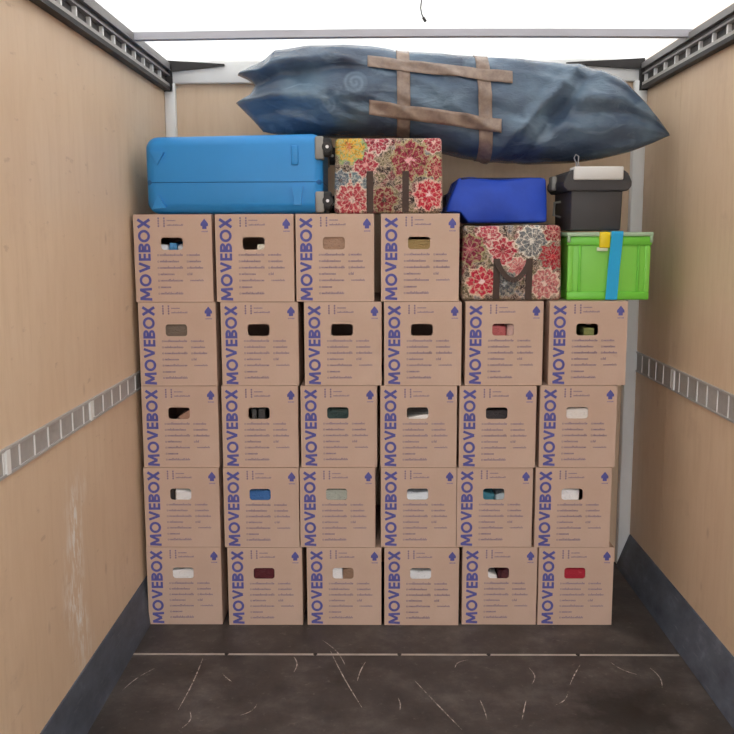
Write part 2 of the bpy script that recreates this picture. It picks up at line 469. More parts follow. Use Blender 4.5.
# dark sealing wedges where the header meets the roof
for nm, xa, xb in (('trim_4', XL + 0.02, XL + 0.30), ('trim_5', XR - 0.02, XR - 0.40)):
    struct(nm, MB().prism([(xa, 2.520), (xa, 2.574), (xb, 2.556), (xb, 2.548)], 'y', YB - 0.052, YB - 0.035), 'rubber')
# roof bows
def bow(name, y):
    mb = MB(); k = 13
    for i in range(k - 1):
        def P(j):
            t = j / (k - 1); x = XL + 0.02 + (XR - XL - 0.04) * t
            return x, 2.534 + 0.008 * math.sin(math.pi * t)
        (xa, za), (xb, zb) = P(i), P(i + 1)
        a = [(xa, y - 0.02, za), (xa, y + 0.02, za), (xa, y + 0.02, za + 0.030), (xa, y - 0.02, za + 0.030)]
        b = [(xb, y - 0.02, zb), (xb, y + 0.02, zb), (xb, y + 0.02, zb + 0.030), (xb, y - 0.02, zb + 0.030)]
        for s in range(4):
            mb.quad(a[s], a[(s + 1) % 4], b[(s + 1) % 4], b[s])
        if i == 0: mb.quad(*a)
        if i == k - 2: mb.quad(*b)
    return struct(name, mb, 'bow_grey')
bow('trim_6', 0.085)
for i, y in enumerate((-0.60, -1.28, -1.96, -2.64, -3.32, -4.00, -4.68)): bow('trim_%d' % (7 + i), y)

# kick plates
struct('baseboard_left', MB().prism([(XL, 0.0), (XL + 0.028, 0.0), (XL + 0.004, 0.200), (XL, 0.203)], 'y', YF, YB - 0.05), 'kick')
struct('baseboard_right', MB().prism([(XR, 0.0), (XR - 0.070, 0.0), (XR - 0.006, 0.168), (XR, 0.172)], 'y', YF, YB - 0.055), 'kick')

def lashing_rail(x_in, sgn, z0, z1, y_end, spacing, phase, label, upper):
    """slotted rail on a wall: flanges, dark backing and one rung between each pair of slots"""
    t = thing('lashing_rail', label, 'rail', (x_in, (YF + y_end) / 2, z0), 'slotted lashing rails on the side walls')
    yc = (YF + y_end) / 2; a, b = YF + 0.02 - yc, y_end - yc
    h = z1 - z0
    def bx(d0, d1, ya, yb, za, zb):            # d = distance from the wall surface
        xs = sorted((-sgn * d0, -sgn * d1))
        return MB().box(xs[0], xs[1], ya, yb, za, zb)
    if upper:
        s0, s1 = 0.034, 0.072
        obj('lower_lip', bx(0, 0.034, a, b, 0.0, 0.018), 'rubber', t)
        obj('lower_flange', bx(0, 0.030, a, b, 0.018, s0), 'alu_dull', t)
        obj('backing', bx(0, 0.008, a, b, s0, s1), 'slot', t)
        obj('upper_flange', bx(0, 0.030, a, b, s1, s1 + 0.008), 'rail_grey', t)
        obj('channel', bx(0, 0.020, a, b, s1 + 0.008, s1 + 0.026), 'slot', t)
        obj('cover_strip', bx(0, 0.036, a, b, s1 + 0.026, h), 'rail_grey', t)
        obj('end_cap', bx(0, 0.042, b, b + 0.02, -0.004, h + 0.004), 'rubber', t)
        rung_w, mat = 0.014, 'alu_bright'
    else:
        s0, s1 = 0.008, h - 0.008
        obj('lower_flange', bx(0, 0.009, a, b, 0.0, s0), 'alu', t)
        obj('upper_flange', bx(0, 0.009, a, b, s1, h), 'alu', t)
        obj('backing', bx(0, 0.004, a, b, s0, s1), 'alu_dull', t)
        rung_w, mat = 0.0065, 'alu_bright'
    y = phase
    ys = []
    while y > YF + 0.05:
        if y < y_end - 0.005: ys.append(y)
        y -= spacing
    me = bx(0, 0.022 if upper else 0.007, -rung_w / 2, rung_w / 2, s0, s1).mesh('rung')
    for y in ys:
        obj('rung', me, mat, t, (0, y - yc, 0))
    return t, s0, s1, bx, yc
lashing_rail(XL, -1, 2.430, 2.562, YB - 0.045, 0.1533, 0.750, 'upper slotted lashing rail with dark lip along the white-scuffed plywood wall', True)
lashing_rail(XR, 1, 2.425, 2.550, YB - 0.052, 0.1505, 0.727, 'upper slotted lashing rail along the plywood wall beside the green crate', True)
t, s0, s1, bx, yc = lashing_rail(XL, -1, 1.060, 1.140, YB - 0.05, 0.1165, 0.105, 'waist-high slotted lashing rail on the white-scuffed plywood wall', False)
for y in (-1.385, -0.631, 0.120): obj('joint_clip', bx(0, 0.011, y - yc - 0.014, y - yc + 0.014, s0 - 0.004, s1 + 0.002), 'alu_bright', t)
t, s0, s1, bx, yc = lashing_rail(XR, 1, 1.035, 1.137, YB - 0.06, 0.1125, 0.633, 'waist-high slotted lashing rail on the plywood wall beside the green crate', False)
for y in (0.145, -0.61): obj('joint_clip', bx(0, 0.011, y - yc - 0.014, y - yc + 0.014, s0 - 0.004, s1 + 0.002), 'alu_bright', t)
obj('end_bracket', bx(0, 0.085, YB - 0.062 - yc, YB - 0.052 - yc, 0.0, 0.105), 'white', t)

# cord hanging from the second roof bow
c0 = thing('hanging_cord', 'short black cord with a small plug hanging from the roof bow', 'cord', (0.152, -0.60, 2.452))
obj('wire', MB().tube([(0, 0, 0.10), (0.001, 0, 0.07), (-0.002, 0, 0.045), (0.002, 0, 0.025), (0.008, 0, 0.012)], 0.0022, 6), 'black', c0)
obj('plug', MB().tube([(0.007, 0, 0.014), (0.012, 0, 0.006), (0.016, 0, 0.0)], 0.005, 8), 'black', c0)

# ---------------------------------------------------------------- moving boxes
HX0, HX1, HZ0, HZ1 = 0.114, 0.207, 0.215, 0.266      # hand hole in the front panel
def carton_mesh():
    mb = MB(); W, D, H, T = BW, BD, BH - 0.002, 0.004
    xs = (0, HX0, HX1, W); zs = (0, HZ0, HZ1, H)
    for i in range(3):
        for j in range(3):
            if i == 1 and j == 1: continue
            for y in (0.0, T):
                mb.quad((xs[i], y, zs[j]), (xs[i + 1], y, zs[j]), (xs[i + 1], y, zs[j + 1]), (xs[i], y, zs[j + 1]))
    rr = 0.013
    for cx, cz, sx, sz_ in ((HX0, HZ0, 1, 1), (HX1, HZ0, -1, 1), (HX1, HZ1, -1, -1), (HX0, HZ1, 1, -1)):   # rounded ends of the hand hole
        A = [(cx + sx * rr * (1 - math.sin(a)), cz + sz_ * rr * (1 - math.cos(a))) for a in (i * math.pi / 12 for i in range(7))]
        for p, q in zip(A[:-1], A[1:]):
            for y in (0.0, T): mb.quad((cx, y, cz), (p[0], y, p[1]), (q[0], y, q[1]))
            mb.quad((p[0], 0, p[1]), (q[0], 0, q[1]), (q[0], T, q[1]), (p[0], T, p[1]))
    for (p, q) in (((HX0, HZ0), (HX1, HZ0)), ((HX1, HZ0), (HX1, HZ1)), ((HX1, HZ1), (HX0, HZ1)), ((HX0, HZ1), (HX0, HZ0)),
                   ((0, 0), (W, 0)), ((W, 0), (W, H)), ((W, H), (0, H)), ((0, H), (0, 0))):
        mb.quad((p[0], 0, p[1]), (q[0], 0, q[1]), (q[0], T, q[1]), (p[0], T, p[1]))
    mb.box(0, T, T, D - T, 0, H); mb.box(W - T, W, T, D - T, 0, H)
    mb.box(0, W, D - T, D, 0, H); mb.box(T, W - T, T, D - T, 0, T)
    return mb.mesh('carton', fix=False)
ME_CARTON = carton_mesh()
ME_CARTON.materials.append(M['card'])
ME_FLAP = MB().box(0.0045, BW / 2 - 0.001, 0.0045, BD - 0.0045, BH - 0.006, BH - 0.0025).mesh('flap'); ME_FLAP.materials.append(M['card'])
ME_FLAP2 = MB().box(BW / 2 + 0.001, BW - 0.0045, 0.0045, BD - 0.0045, BH - 0.006, BH - 0.0025).mesh('flap'); ME_FLAP2.materials.append(M['card'])

INK_Y = -0.0006
def level(mb, pts):
    mb.n = getattr(mb, 'n', 0) + 1
    mb.quad(*[(x, y - 0.00002 * (mb.n % 40), z) for x, y, z in pts])
def stroke(mb, p, q, t, place):
    (a0, b0), (a1, b1) = p, q
    L = math.hypot(a1 - a0, b1 - b0); nx, ny = -(b1 - b0) / L * t / 2, (a1 - a0) / L * t / 2
    level(mb, [place(a, b) for a, b in ((a0 + nx, b0 + ny), (a1 + nx, b1 + ny), (a1 - nx, b1 - ny), (a0 - nx, b0 - ny))])
def arc(mb, c, ra, rb, t, t0, t1, place, k=24):
    for i in range(k):
        u, v = (t0 + (t1 - t0) * i / k), (t0 + (t1 - t0) * (i + 1) / k)
        pts = []
        for an, s in ((u, 1), (v, 1), (v, -1), (u, -1)):
            pts.append(place(c[0] + (ra + s * t / 2) * math.cos(an), c[1] + (rb + s * t / 2) * math.sin(an)))
        level(mb, pts)
def lettering_mesh():
    """MOVEBOX, reading upwards along the edge of the front panel"""
    mb = MB(); cap = 0.051; t = 0.0108; xb = 0.0690
    pos = 0.005
    adv = {'M': 0.0590, 'O': 0.0565, 'V': 0.0500, 'E': 0.0345, 'B': 0.0410, 'X': 0.0465}
    for ch in 'MOVEBOX':
        z0 = pos; w = adv[ch] - 0.0052; h = cap
        def P(a, b, z0=z0): return (xb - b, INK_Y, z0 + a)
        e = t / 2
        if ch == 'M':
            stroke(mb, (e, 0), (e + 0.003, h), t, P); stroke(mb, (w - e, 0), (w - e - 0.003, h), t, P)
            stroke(mb, (e + 0.003, h - 0.001), (w / 2, 0.010), t, P); stroke(mb, (w - e - 0.003, h - 0.001), (w / 2, 0.010), t, P)
        elif ch == 'O':
            arc(mb, (w / 2, h / 2), w / 2 - e, h / 2 - e, t, 0, 2 * math.pi, P)
        elif ch == 'V':
            stroke(mb, (e, h), (w / 2, e * 0.9), t, P); stroke(mb, (w - e, h), (w / 2, e * 0.9), t, P)
        elif ch == 'E':
            stroke(mb, (e, 0), (e, h), t, P)
            for b in (e, h / 2, h - e): stroke(mb, (0, b), (w, b), t * 0.95, P)
        elif ch == 'B':
            stroke(mb, (e, 0), (e, h), t, P)
            for c, rr in ((h * 0.27, h * 0.27 - e), (h * 0.76, h * 0.24 - e)):
                arc(mb, (w * 0.52, c), w * 0.44 - e * 0.6, rr, t, -math.pi / 2, math.pi / 2, P, 14)
                stroke(mb, (0.001, c - rr), (w * 0.54, c - rr), t, P); stroke(mb, (0.001, c + rr), (w * 0.54, c + rr), t, P)
        elif ch == 'X':
            stroke(mb, (e * 0.8, 0), (w - e * 0.8, h), t * 1.08, P); stroke(mb, (w - e * 0.8, 0), (e * 0.8, h), t * 1.08, P)
        pos += adv[ch]
    return mb.mesh('lettering')
def arrow_mesh():
    mb = MB(); cx = 0.300; z = 0.300
    def q(*p): mb.quad(*[(cx + a, INK_Y, z + b) for a, b in p])
    q((-0.016, 0.022), (0.016, 0.022), (0.0, 0.042))
    q((-0.016, 0.012), (0.016, 0.012), (0.016, 0.022), (-0.016, 0.022))
    q((-0.009, 0.0), (0.009, 0.0), (0.009, 0.012), (-0.009, 0.012))
    rnd = random.Random(3); x = -0.012
    while x < 0.012:
        q((x, -0.013), (x + 0.0016, -0.013), (x + 0.0016, -0.0075), (x, -0.0075)); x += 0.0030 + rnd.random() * 0.0012
    return mb.mesh('arrow_mark')
def listing_mesh():
    """tick-box lists too small to read in the picture: strokes the size of the print"""
    mb = MB(); rnd = random.Random(5)
    def r(x0, x1, z0, z1): level(mb, [(x0, INK_Y, z0), (x1, INK_Y, z0), (x1, INK_Y, z1), (x0, INK_Y, z1)])
    def word(x0, x1, z, hgt=0.0084, sw=0.0025):
        x = x0
        while x < x1:
            k = rnd.random()
            zt = z + hgt * (1.25 if k > 0.8 else 0.8)
            r(x, x + sw, z, zt)
            if k < 0.6: r(x, x + 0.0034, z + hgt * 0.35, z + hgt * 0.35 + 0.0020)
            x += 0.0036 + rnd.random() * 0.0012
    def tick(x, z, s=0.0056):
        r(x, x + s, z, z + 0.0014); r(x, x + s, z + s - 0.0014, z + s); r(x, x + 0.0014, z, z + s); r(x + s - 0.0014, x + s, z, z + s)
    H = BH
    rows = (0.525, 0.452, 0.380, 0.306, 0.234, 0.158, 0.085)
    for f, L in zip(rows, (0.098, 0.080, 0.097, 0.062, 0.098, 0.046, 0.096)):
        tick(0.097, H * f, 0.0068); word(0.108, 0.106 + L, H * f)
    for f, L in zip(rows[:4], (0.042, 0.050, 0.056, 0.012)):
        tick(0.222, H * f, 0.0068); word(0.232, 0.232 + L, H * f)
    word(0.234, 0.288, H * 0.236, 0.0072, 0.0021)
    for x in (0.103, 0.127):                     # two columns of small care symbols
        for k in range(4):
            z = H * 0.853 + k * 0.0105
            r(x, x + 0.0062, z, z + 0.0074)
    word(0.142, 0.178, H * 0.918, 0.0060); word(0.142, 0.208, H * 0.866, 0.0060)
    return mb.mesh('printed_list')
ME_LET = lettering_mesh(); ME_LET.materials.append(M['ink'])
ME_ARR = arrow_mesh(); ME_ARR.materials.append(M['ink'])
ME_LIST = listing_mesh(); ME_LIST.materials.append(M['ink_pale'])

ROWX = [[-1.026, -0.665, -0.314, 0.030, 0.376, 0.713],
        [-1.025, -0.675, -0.340, 0.015, 0.348, 0.690],
        [-1.021, -0.674, -0.332, 0.013, 0.354, 0.702],
        [-1.020, -0.668, -0.312, 0.029, 0.376, 0.733],
        [-1.028, -0.682, -0.343, 0.016]]
LAYER = ['bottom layer', 'second layer up', 'third layer up', 'fourth layer up', 'top layer']
ORD = ['first', 'second', 'third', 'fourth', 'fifth', 'sixth']
WH, DK, RD = (246, 244, 244), (34, 30, 30), (176, 30, 52)
# what shows in each hand hole: (name, words, category, colour, x0, x1, top at x0, top at x1)
C = {
 (0, 0): [('folded_cloth', 'white cloth', 'cloth', WH, .02, .31, .250, .256)],
 (0, 1): [('folded_cloth', 'dark red cloth', 'cloth', (92, 26, 36), .02, .31, .275, .275)],
 (0, 2): [('paper_pad', 'white paper pad', 'paper', (250, 248, 250), .09, .150, .275, .275),
          ('wooden_board', 'tan wooden board', 'board', (150, 118, 96), .152, .24, .258, .270)],
 (0, 3): [('folded_cloth', 'white cloth', 'cloth', (238, 240, 244), .02, .31, .250, .252)],
 (0, 4): [('folded_cloth', 'white cloth', 'cloth', WH, .06, .150, .262, .222),
          ('folded_garment', 'dark red garment', 'clothing', (74, 22, 32), .152, .25, .248, .268)],
 (0, 5): [('folded_cloth', 'bright red cloth', 'cloth', RD, .02, .31, .258, .258)],
 (1, 0): [('dark_binder', 'dark binder', 'binder', (52, 48, 48), .07, .124, .27, .27),
          ('folded_cloth', 'white cloth', 'cloth', WH, .126, .25, .258, .254)],
 (1, 1): [('folded_garment', 'blue garment', 'clothing', (62, 112, 176), .02, .31, .262, .254)],
 (1, 2): [('glass_jar', 'pale grey-green wrapped jar', 'jar', (176, 180, 170), .04, .28, .260, .260)],
 (1, 3): [('folded_cloth', 'white cloth', 'cloth', (232, 240, 248), .03, .30, .240, .252)],
 (1, 4): [('folded_garment', 'teal garment', 'clothing', (62, 128, 148), .03, .16, .250, .242),
          ('folded_cloth', 'pale grey cloth', 'cloth', (176, 190, 198), .163, .30, .236, .252)],
 (1, 5): [('folded_cloth', 'white cloth', 'cloth', (248, 246, 248), .03, .188, .262, .262)],
 (2, 0): [('wooden_board', 'tan wooden board', 'board', (168, 128, 108), .15, .26, .225, .290)],
 (2, 1): [('music_case', 'grey ribbed case', 'case', (82, 80, 80), .122, .142, .255, .255),
          ('music_case', 'dark grey case', 'case', (64, 62, 62), .150, .180, .258, .258)],
 (2, 2): [('folded_garment', 'dark green garment', 'clothing', (46, 66, 64), .02, .31, .256, .256)],
 (2, 3): [('paper_pad', 'white paper pad', 'paper', (246, 242, 238), .06, .30, .210, .252)],
 (2, 4): [('folded_garment', 'charcoal garment', 'clothing', (52, 46, 50), .02, .31, .252, .250)],
 (2, 5): [('folded_cloth', 'cream cloth', 'cloth', (244, 236, 230), .02, .31, .260, .262)],
 (3, 0): [('folded_garment', 'grey-brown garment', 'clothing', (120, 106, 94), .02, .31, .272, .272)],
 (3, 4): [('folded_cloth', 'red and pink cloth', 'cloth', (186, 96, 98), .03, .170, .262, .256),
          ('folded_cloth', 'pale pink cloth', 'cloth', (206, 170, 162), .172, .30, .262, .256)],
 (3, 5): [('glass_jar', 'olive green jar', 'jar', (128, 134, 78), .140, .185, .246, .246)],
 (4, 0): [('folded_cloth', 'white cloth', 'cloth', (214, 220, 230), .03, .138, .238, .232),
          ('folded_garment', 'blue garment', 'clothing', (70, 136, 188), .14, .172, .246, .242),
          ('folded_cloth', 'pale cloth', 'cloth', (198, 206, 216), .174, .30, .234, .230)],
 (4, 1): [('paper_pad', 'white paper pad', 'paper', (226, 220, 206), .168, .27, .236, .240)],
 (4, 2): [('wooden_board', 'tan wooden board', 'board', (172, 138, 116), .03, .30, .272, .272)],
 (4, 3): [('woven_basket', 'straw-coloured woven basket', 'basket', (160, 134, 86), .03, .30, .254, .254)],
}
CONTENT_MATS = {}
def content_mat(col, kind):
    key = (col, kind)
    if key not in CONTENT_MATS:
        n = NT('%s_%s' % (kind, '_'.join(map(str, col))))
        base = lin(col)
        f = n.noise(n.coord(scale=(1, 1, 1.8), loc=(sum(col) * 0.37, 0, 0)), 34, 4, 0.6, 1.2)
        c = n.ramp(f, [(0.22, tuple(v * 0.5 for v in base)), (0.38, base), (0.60, base), (0.78, tuple(min(0.9, v * 1.25 + 0.05) for v in base))])
        n.bump(f, 0.8, 0.010)
        CONTENT_MATS[key] = n.done(c, 0.7)
    return CONTENT_MATS[key]
def lumpy(x0, x1, y0, y1, zl, zr, seed, soft):
    """a soft or stiff packed item standing on the carton's floor, its top sloping from zl to zr"""
    r = 0.012 if soft else 0.003
    z0, z1 = 0.0052, 1.0
    def fn(c):
        u = min(1, max(0, (c.x - x0) / (x1 - x0)))
        top = zl + (zr - zl) * u
        z = z0 + (c.z - z0) * (top - z0) / (0.3 - z0)
        y = c.y
        if soft:
            w = noise.noise(Vector((c.x * 26 + seed, c.z * 26, c.y * 12)))
            if c.z > 0.02: z += 0.010 * w * (c.z / 0.3)
            y += 0.004 * abs(w)
        return (c.x, y, z)
    return rounded(x0, x1, y0, y1, z0, 0.3, r, 2, 8 if soft else 0, fn, soft)
for ri, xs in enumerate(ROWX):
    for ci, x in enumerate(xs):
        sz = 1.0 if ri < 4 else TH / BH
        items = C.get((ri, ci), [])
        look = (' and '.join(it[1] for it in items[:2]) + ' in its hand hole') if items else 'empty dark hand hole'
        label = 'brown cardboard moving box, %s, %s from the scuffed wall' % (LAYER[ri], ORD[ci])
        extra = ', ' + look
        if len((label + extra).split()) <= 16: label += extra
        y = random.uniform(-0.006, 0.006)
        rz = math.radians(random.uniform(-0.35, 0.35))
        b = thing('moving_box', label, 'box', (x, y, ri * BH + 0.0005), 'stacked cardboard moving boxes', rz)
        b.scale = (1, 1, sz)
        for nm, me in (('carton', ME_CARTON), ('top_flap', ME_FLAP), ('top_flap', ME_FLAP2), ('lettering', ME_LET), ('arrow_mark', ME_ARR), ('printed_list', ME_LIST)):
            pr = obj(nm, me, None, b)
            if nm == 'printed_list': pr['kind'] = 'stuff'
        for k, (nm, words, cat, col, x0, x1, zl, zr) in enumerate(items):
            soft = nm in ('folded_cloth', 'folded_garment')
            me = lumpy(x0 + 0.007, min(x1 + 0.007, 0.322), 0.0065, 0.26, zl, zr, ri * 7 + ci * 3 + k, soft)
            o = obj(nm, me, content_mat(col, nm), None, (x, y, ri * BH + 0.001))
            o.rotation_euler = (0, 0, rz); o.scale = (1, 1, sz)
            tag(o, '%s in the %s box from the scuffed wall, %s' % (words, ORD[ci], LAYER[ri]), cat, 'belongings packed inside the moving boxes')

# ---------------------------------------------------------------- blue suitcase
def suitcase():
    x0, x1, z0, z1, y0, y1 = -0.980, -0.224, 0.0, 0.330, 0.015, 0.52
    base = Vector(((x0 + x1) / 2, (y0 + y1) / 2, ZT5 + 0.001))
    t = thing('suitcase', 'bright blue hard-shell suitcase lying flat on the top moving boxes', 'suitcase', base)
    hx, hy = (x1 - x0) / 2, (y1 - y0) / 2
    def bulge(c):
        zc = c.z - 0.165
        f = 1 - 0.06 * (zc / 0.165) ** 2
        g = 1 - 0.025 * (zc / 0.165) ** 2
        return (c.x * g - 0.0 , c.y * f, c.z + 0.006 * (c.x / hx) * (1 if c.z > 0.2 else 0))
    whole = rounded(-hx, hx, -hy, hy, 0.0, 0.326, 0.045, 6, 0, bulge)
    for nm, z, keep_up in (('lower_shell', 0.1290, False), ('upper_shell', 0.1322, True)):
        bm = bmesh.new(); bm.from_mesh(whole)
        r = bmesh.ops.bisect_plane(bm, geom=bm.verts[:] + bm.edges[:] + bm.faces[:], plane_co=(0, 0, z), plane_no=(0, 0, 1), clear_outer=not keep_up, clear_inner=keep_up)
        me = bpy.data.meshes.new(nm); bm.to_mesh(me); bm.free()
        obj(nm, me, 'case', t)
    obj('zip_band', rounded(-hx + 0.0075, hx - 0.0075, -hy + 0.0105, hy - 0.0105, 0.1, 0.16, 0.035, 5), 'case_dark', t)
    # raised corner ribs, recessed latch and side handle on the near side
    fy = -hy
    for z, s in ((0.225, 1), (0.055, -1)):
        me = MB().prism([(-hx + 0.030, z + 0.035 * s), (-hx + 0.090, z + 0.030 * s), (-hx + 0.060, z - 0.022 * s)], 'y', fy * 0.992 - 0.003, fy * 0.95)
        obj('corner_rib', me, 'case', t)
    obj('latch_recess', rounded(hx - 0.135, hx - 0.105, fy * 0.985 - 0.003, fy * 0.95, 0.200, 0.280, 0.004, 2), 'case', t)
    obj('latch', MB().prism([(hx - 0.135, 0.112), (hx - 0.085, 0.112), (hx - 0.096, 0.060), (hx - 0.094, 0.036), (hx - 0.128, 0.036), (hx - 0.124, 0.060)], 'y', fy * 1.0 - 0.004, fy * 0.95), 'case', t)
    for za, zb, wx in ((0.222, 0.318, 0.0), (0.004, 0.092, 0.012)):
        for ya, s in ((fy, 1), (-fy, -1)):
            ys = sorted((ya * 0.985 - 0.002 * s, ya * 0.985 + 0.060 * s))
            p = obj('corner_plate', rounded(hx - 0.036, hx + 0.002, ys[0], ys[1], za, zb, 0.008, 2), 'grey_plate', t)
            yw = ya * 0.985 + 0.026 * s
            zc = (za + zb) / 2 + 0.004
            hs = rounded(hx - 0.012, hx + 0.034, min(yw - 0.026, yw + 0.026), max(yw - 0.026, yw + 0.026), zc - 0.040, zc + 0.040, 0.012, 2)
            obj('wheel_housing', hs, 'black', p)
            obj('wheel', MB().disc((hx + 0.016, yw, zc), 0.022, 'y', 0.060, 18), 'rubber', p)
            obj('wheel_axle', MB().disc((hx + 0.016, yw, zc), 0.007, 'y', 0.066, 10), 'alu_bright', p)
suitcase()

# ---------------------------------------------------------------- floral bags
PK, WHT = lin((222, 150, 150)), lin((236, 222, 208))
def fl(px, py, r, k, pc, hc, oc, org, s):
    return ((px - org[0]) / s, (org[1] - py) / s, r * 1.12 / s, k, lin(pc), lin(hc), lin(oc))
s1 = 5.243 * 238
o1 = (362, 470)
FL1 = [fl(*a, o1, s1) for a in (
    (300, 95, 62, 9, (168, 44, 70), (226, 190, 186), (226, 200, 190)),
    (110, 300, 50, 8, (104, 120, 134), (70, 70, 80), (196, 196, 188)),
    (215, 300, 55, 8, (112, 130, 140), (214, 214, 206), (206, 206, 196)),
    (240, 215, 60, 7, (176, 48, 70), (226, 150, 150), (222, 190, 176)),
    (340, 400, 62, 6, (130, 34, 48), (58, 48, 44), (168, 156, 120)),
    (600, 105, 52, 8, (178, 62, 78), (230, 190, 180), (226, 200, 186)),
    (612, 235, 58, 8, (160, 40, 60), (206, 120, 120), (206, 190, 150)),
    (155, 125, 78, 9, (226, 176, 70), (216, 110, 60), (150, 178, 120)),
    (170, 400, 82, 11, (186, 56, 74), (230, 200, 190), (232, 206, 190)),
    (475, 195, 92, 8, (146, 40, 62), (240, 170, 180), (176, 160, 116)),
    (575, 375, 74, 8, (200, 32, 62), (246, 214, 218), (230, 190, 176)))]
s2 = 5.243 * 238
o2 = (325, 680)
FL2 = [fl(*a, o2, s2) for a in (
    (200, 335, 58, 8, (190, 70, 88), (232, 200, 190), (230, 204, 190)),
    (430, 370, 78, 10, (112, 116, 120), (226, 220, 210), (230, 224, 212)),
    (545, 320, 50, 8, (150, 40, 56), (214, 150, 140), (206, 184, 160)),
    (275, 420, 66, 8, (184, 40, 66), (150, 30, 50), (230, 200, 188)),
    (360, 510, 56, 9, (206, 120, 120), (176, 40, 60), (232, 206, 190)),
    (100, 410, 74, 8, (136, 40, 66), (190, 90, 110), (170, 160, 116)),
    (540, 450, 70, 8, (176, 36, 56), (210, 40, 60), (150, 146, 130)),
    (500, 590, 74, 10, (196, 110, 112), (232, 206, 196), (228, 204, 186)),
    (290, 590, 60, 7, (84, 90, 96), (170, 176, 180), (150, 150, 140)),
    (168, 580, 74, 8, (200, 34, 66), (246, 216, 218), (222, 196, 170)))]
M['floral_a'] = mat_floral('floral_print_with_yellow_rosette', FL1, 2.3)
M['floral_b'] = mat_floral('floral_print_with_grey_rosette', FL2, 6.1)

def floral_bag(label, cx, y0, zb, w, d, h, mat, sx0, sx1, loop, tilt):
    t = thing('storage_bag', label, 'bag', (cx, y0 + d / 2, zb), 'floral zipped storage bags')
    def fn(c):
        fx = c.x / (w / 2); fz = c.z / h
        y = c.y - (0.014 * (1 - fx * fx) * math.sin(math.pi * min(1, max(0, fz))) if c.y < 0 else 0)
        wob = 0.006 * noise.noise(Vector((c.x * 9 + cx * 5, c.y * 9, c.z * 9)))
        zz = c.z + (wob * 0.9 + tilt * c.x) * fz
        return (c.x * (1 - 0.035 * fz) + wob * fz, y + wob, max(0.0, zz))
    obj('body', rounded(-w / 2, w / 2, -d / 2, d / 2, 0, h, 0.016, 3, 12, fn), mat, t)
    obj('zip', rounded(-w * 0.44, w * 0.44, -0.014, 0.014, h - 0.002, h + 0.007, 0.002, 1), 'webbing', t)
    fy = -d / 2 - 0.018
    hs = h * 0.56
    def yb(z): return -d / 2 - 0.014 * math.sin(math.pi * min(1, z / h)) - 0.002
    def webb(pts, wd, nm):
        mb = MB()
        for (xa, za, oa), (xb, zb_, ob) in zip(pts[:-1], pts[1:]):
            dx, dz = xb - xa, zb_ - za; L = math.hypot(dx, dz); nx, nz = -dz / L * wd / 2, dx / L * wd / 2
            A = [(xa + nx, yb(za) - oa, za + nz), (xb + nx, yb(zb_) - ob, zb_ + nz), (xb - nx, yb(zb_) - ob, zb_ - nz), (xa - nx, yb(za) - oa, za - nz)]
            B = [(p[0], p[1] - 0.003, p[2]) for p in A]
            mb.quad(*A); mb.quad(*reversed(B))
            for s in range(4): mb.quad(A[s], A[(s + 1) % 4], B[(s + 1) % 4], B[s])
        obj(nm, mb, 'webbing', t)
    for sx in (sx0, sx1):
        webb([(sx, 0.004, 0), (sx, hs * 0.5, 0), (sx, hs, 0)], 0.028, 'strap')
    if loop:
        pts = []
        for i in range(15):
            u = i / 14
            x = sx0 + (sx1 - sx0) * u
            z = hs - 0.005 - loop * math.sin(math.pi * u) ** 0.75
            pts.append((x, z, 0.006 + 0.008 * math.sin(math.pi * u)))
        webb(pts, 0.022, 'handle')
    return t
floral_bag('floral zipped bag with yellow rosette, standing between the suitcase and the blue bag', 0.048, 0.055, ZT5 + 0.001, 0.462, 0.20, 0.312, 'floral_a', -0.078, 0.072, 0.0, 0.0)
floral_bag('floral zipped bag with grey rosette, beside the green crate under the blue bag', 0.574, 0.045, ZT4 + 0.001, 0.430, 0.42, 0.318, 'floral_b', -0.066, 0.072, 0.085, 0.012)

# ---------------------------------------------------------------- royal blue bag lying on the floral bag and the top box
def blue_bag():
    zb = ZT4 + 0.331
    t = thing('tote_bag', 'royal blue fabric bag lying on the floral bag with the grey rosette', 'bag', (0.514, 0.30, zb))
    w, d, h = 0.440, 0.36, 0.190
    def fn(c):
        fx = (c.x + w / 2) / w; fz = c.z / h
        wob = noise.noise(Vector((c.x * 8, c.y * 8 + 3, c.z * 8)))
        low = 0.045 * min(1.0, max(0.0, (0.22 - fx) / 0.07))                      # lifted where it rests on the box
        z = low + (h - low + 0.004 * math.sin(fx * 9)) * fz
        y = c.y - (0.03 * math.sin(math.pi * fx) * math.sin(math.pi * min(1, fz)) if c.y < 0 else 0) + 0.05 * fz * (1 if c.y < 0 else 0)
        return (c.x + 0.008 * wob + 0.055 * fz * max(0, 1 - fx * 2.2), y + 0.022 * wob, max(low, z + 0.006 * wob * fz))
    obj('body', rounded(-w / 2, w / 2, -d / 2, d / 2, 0, h, 0.012, 3, 12, fn), 'royal', t)
    mb = MB()
    obj('top_hem', rounded(-w * 0.34, w * 0.46, -0.122, -0.106, h - 0.008, h + 0.004, 0.003, 1), 'navy', t)
    obj('side_gusset', rounded(-w / 2 + 0.010, -w / 2 + 0.040, -0.10, 0.16, 0.070, 0.130, 0.008, 2), 'navy', t)
blue_bag()

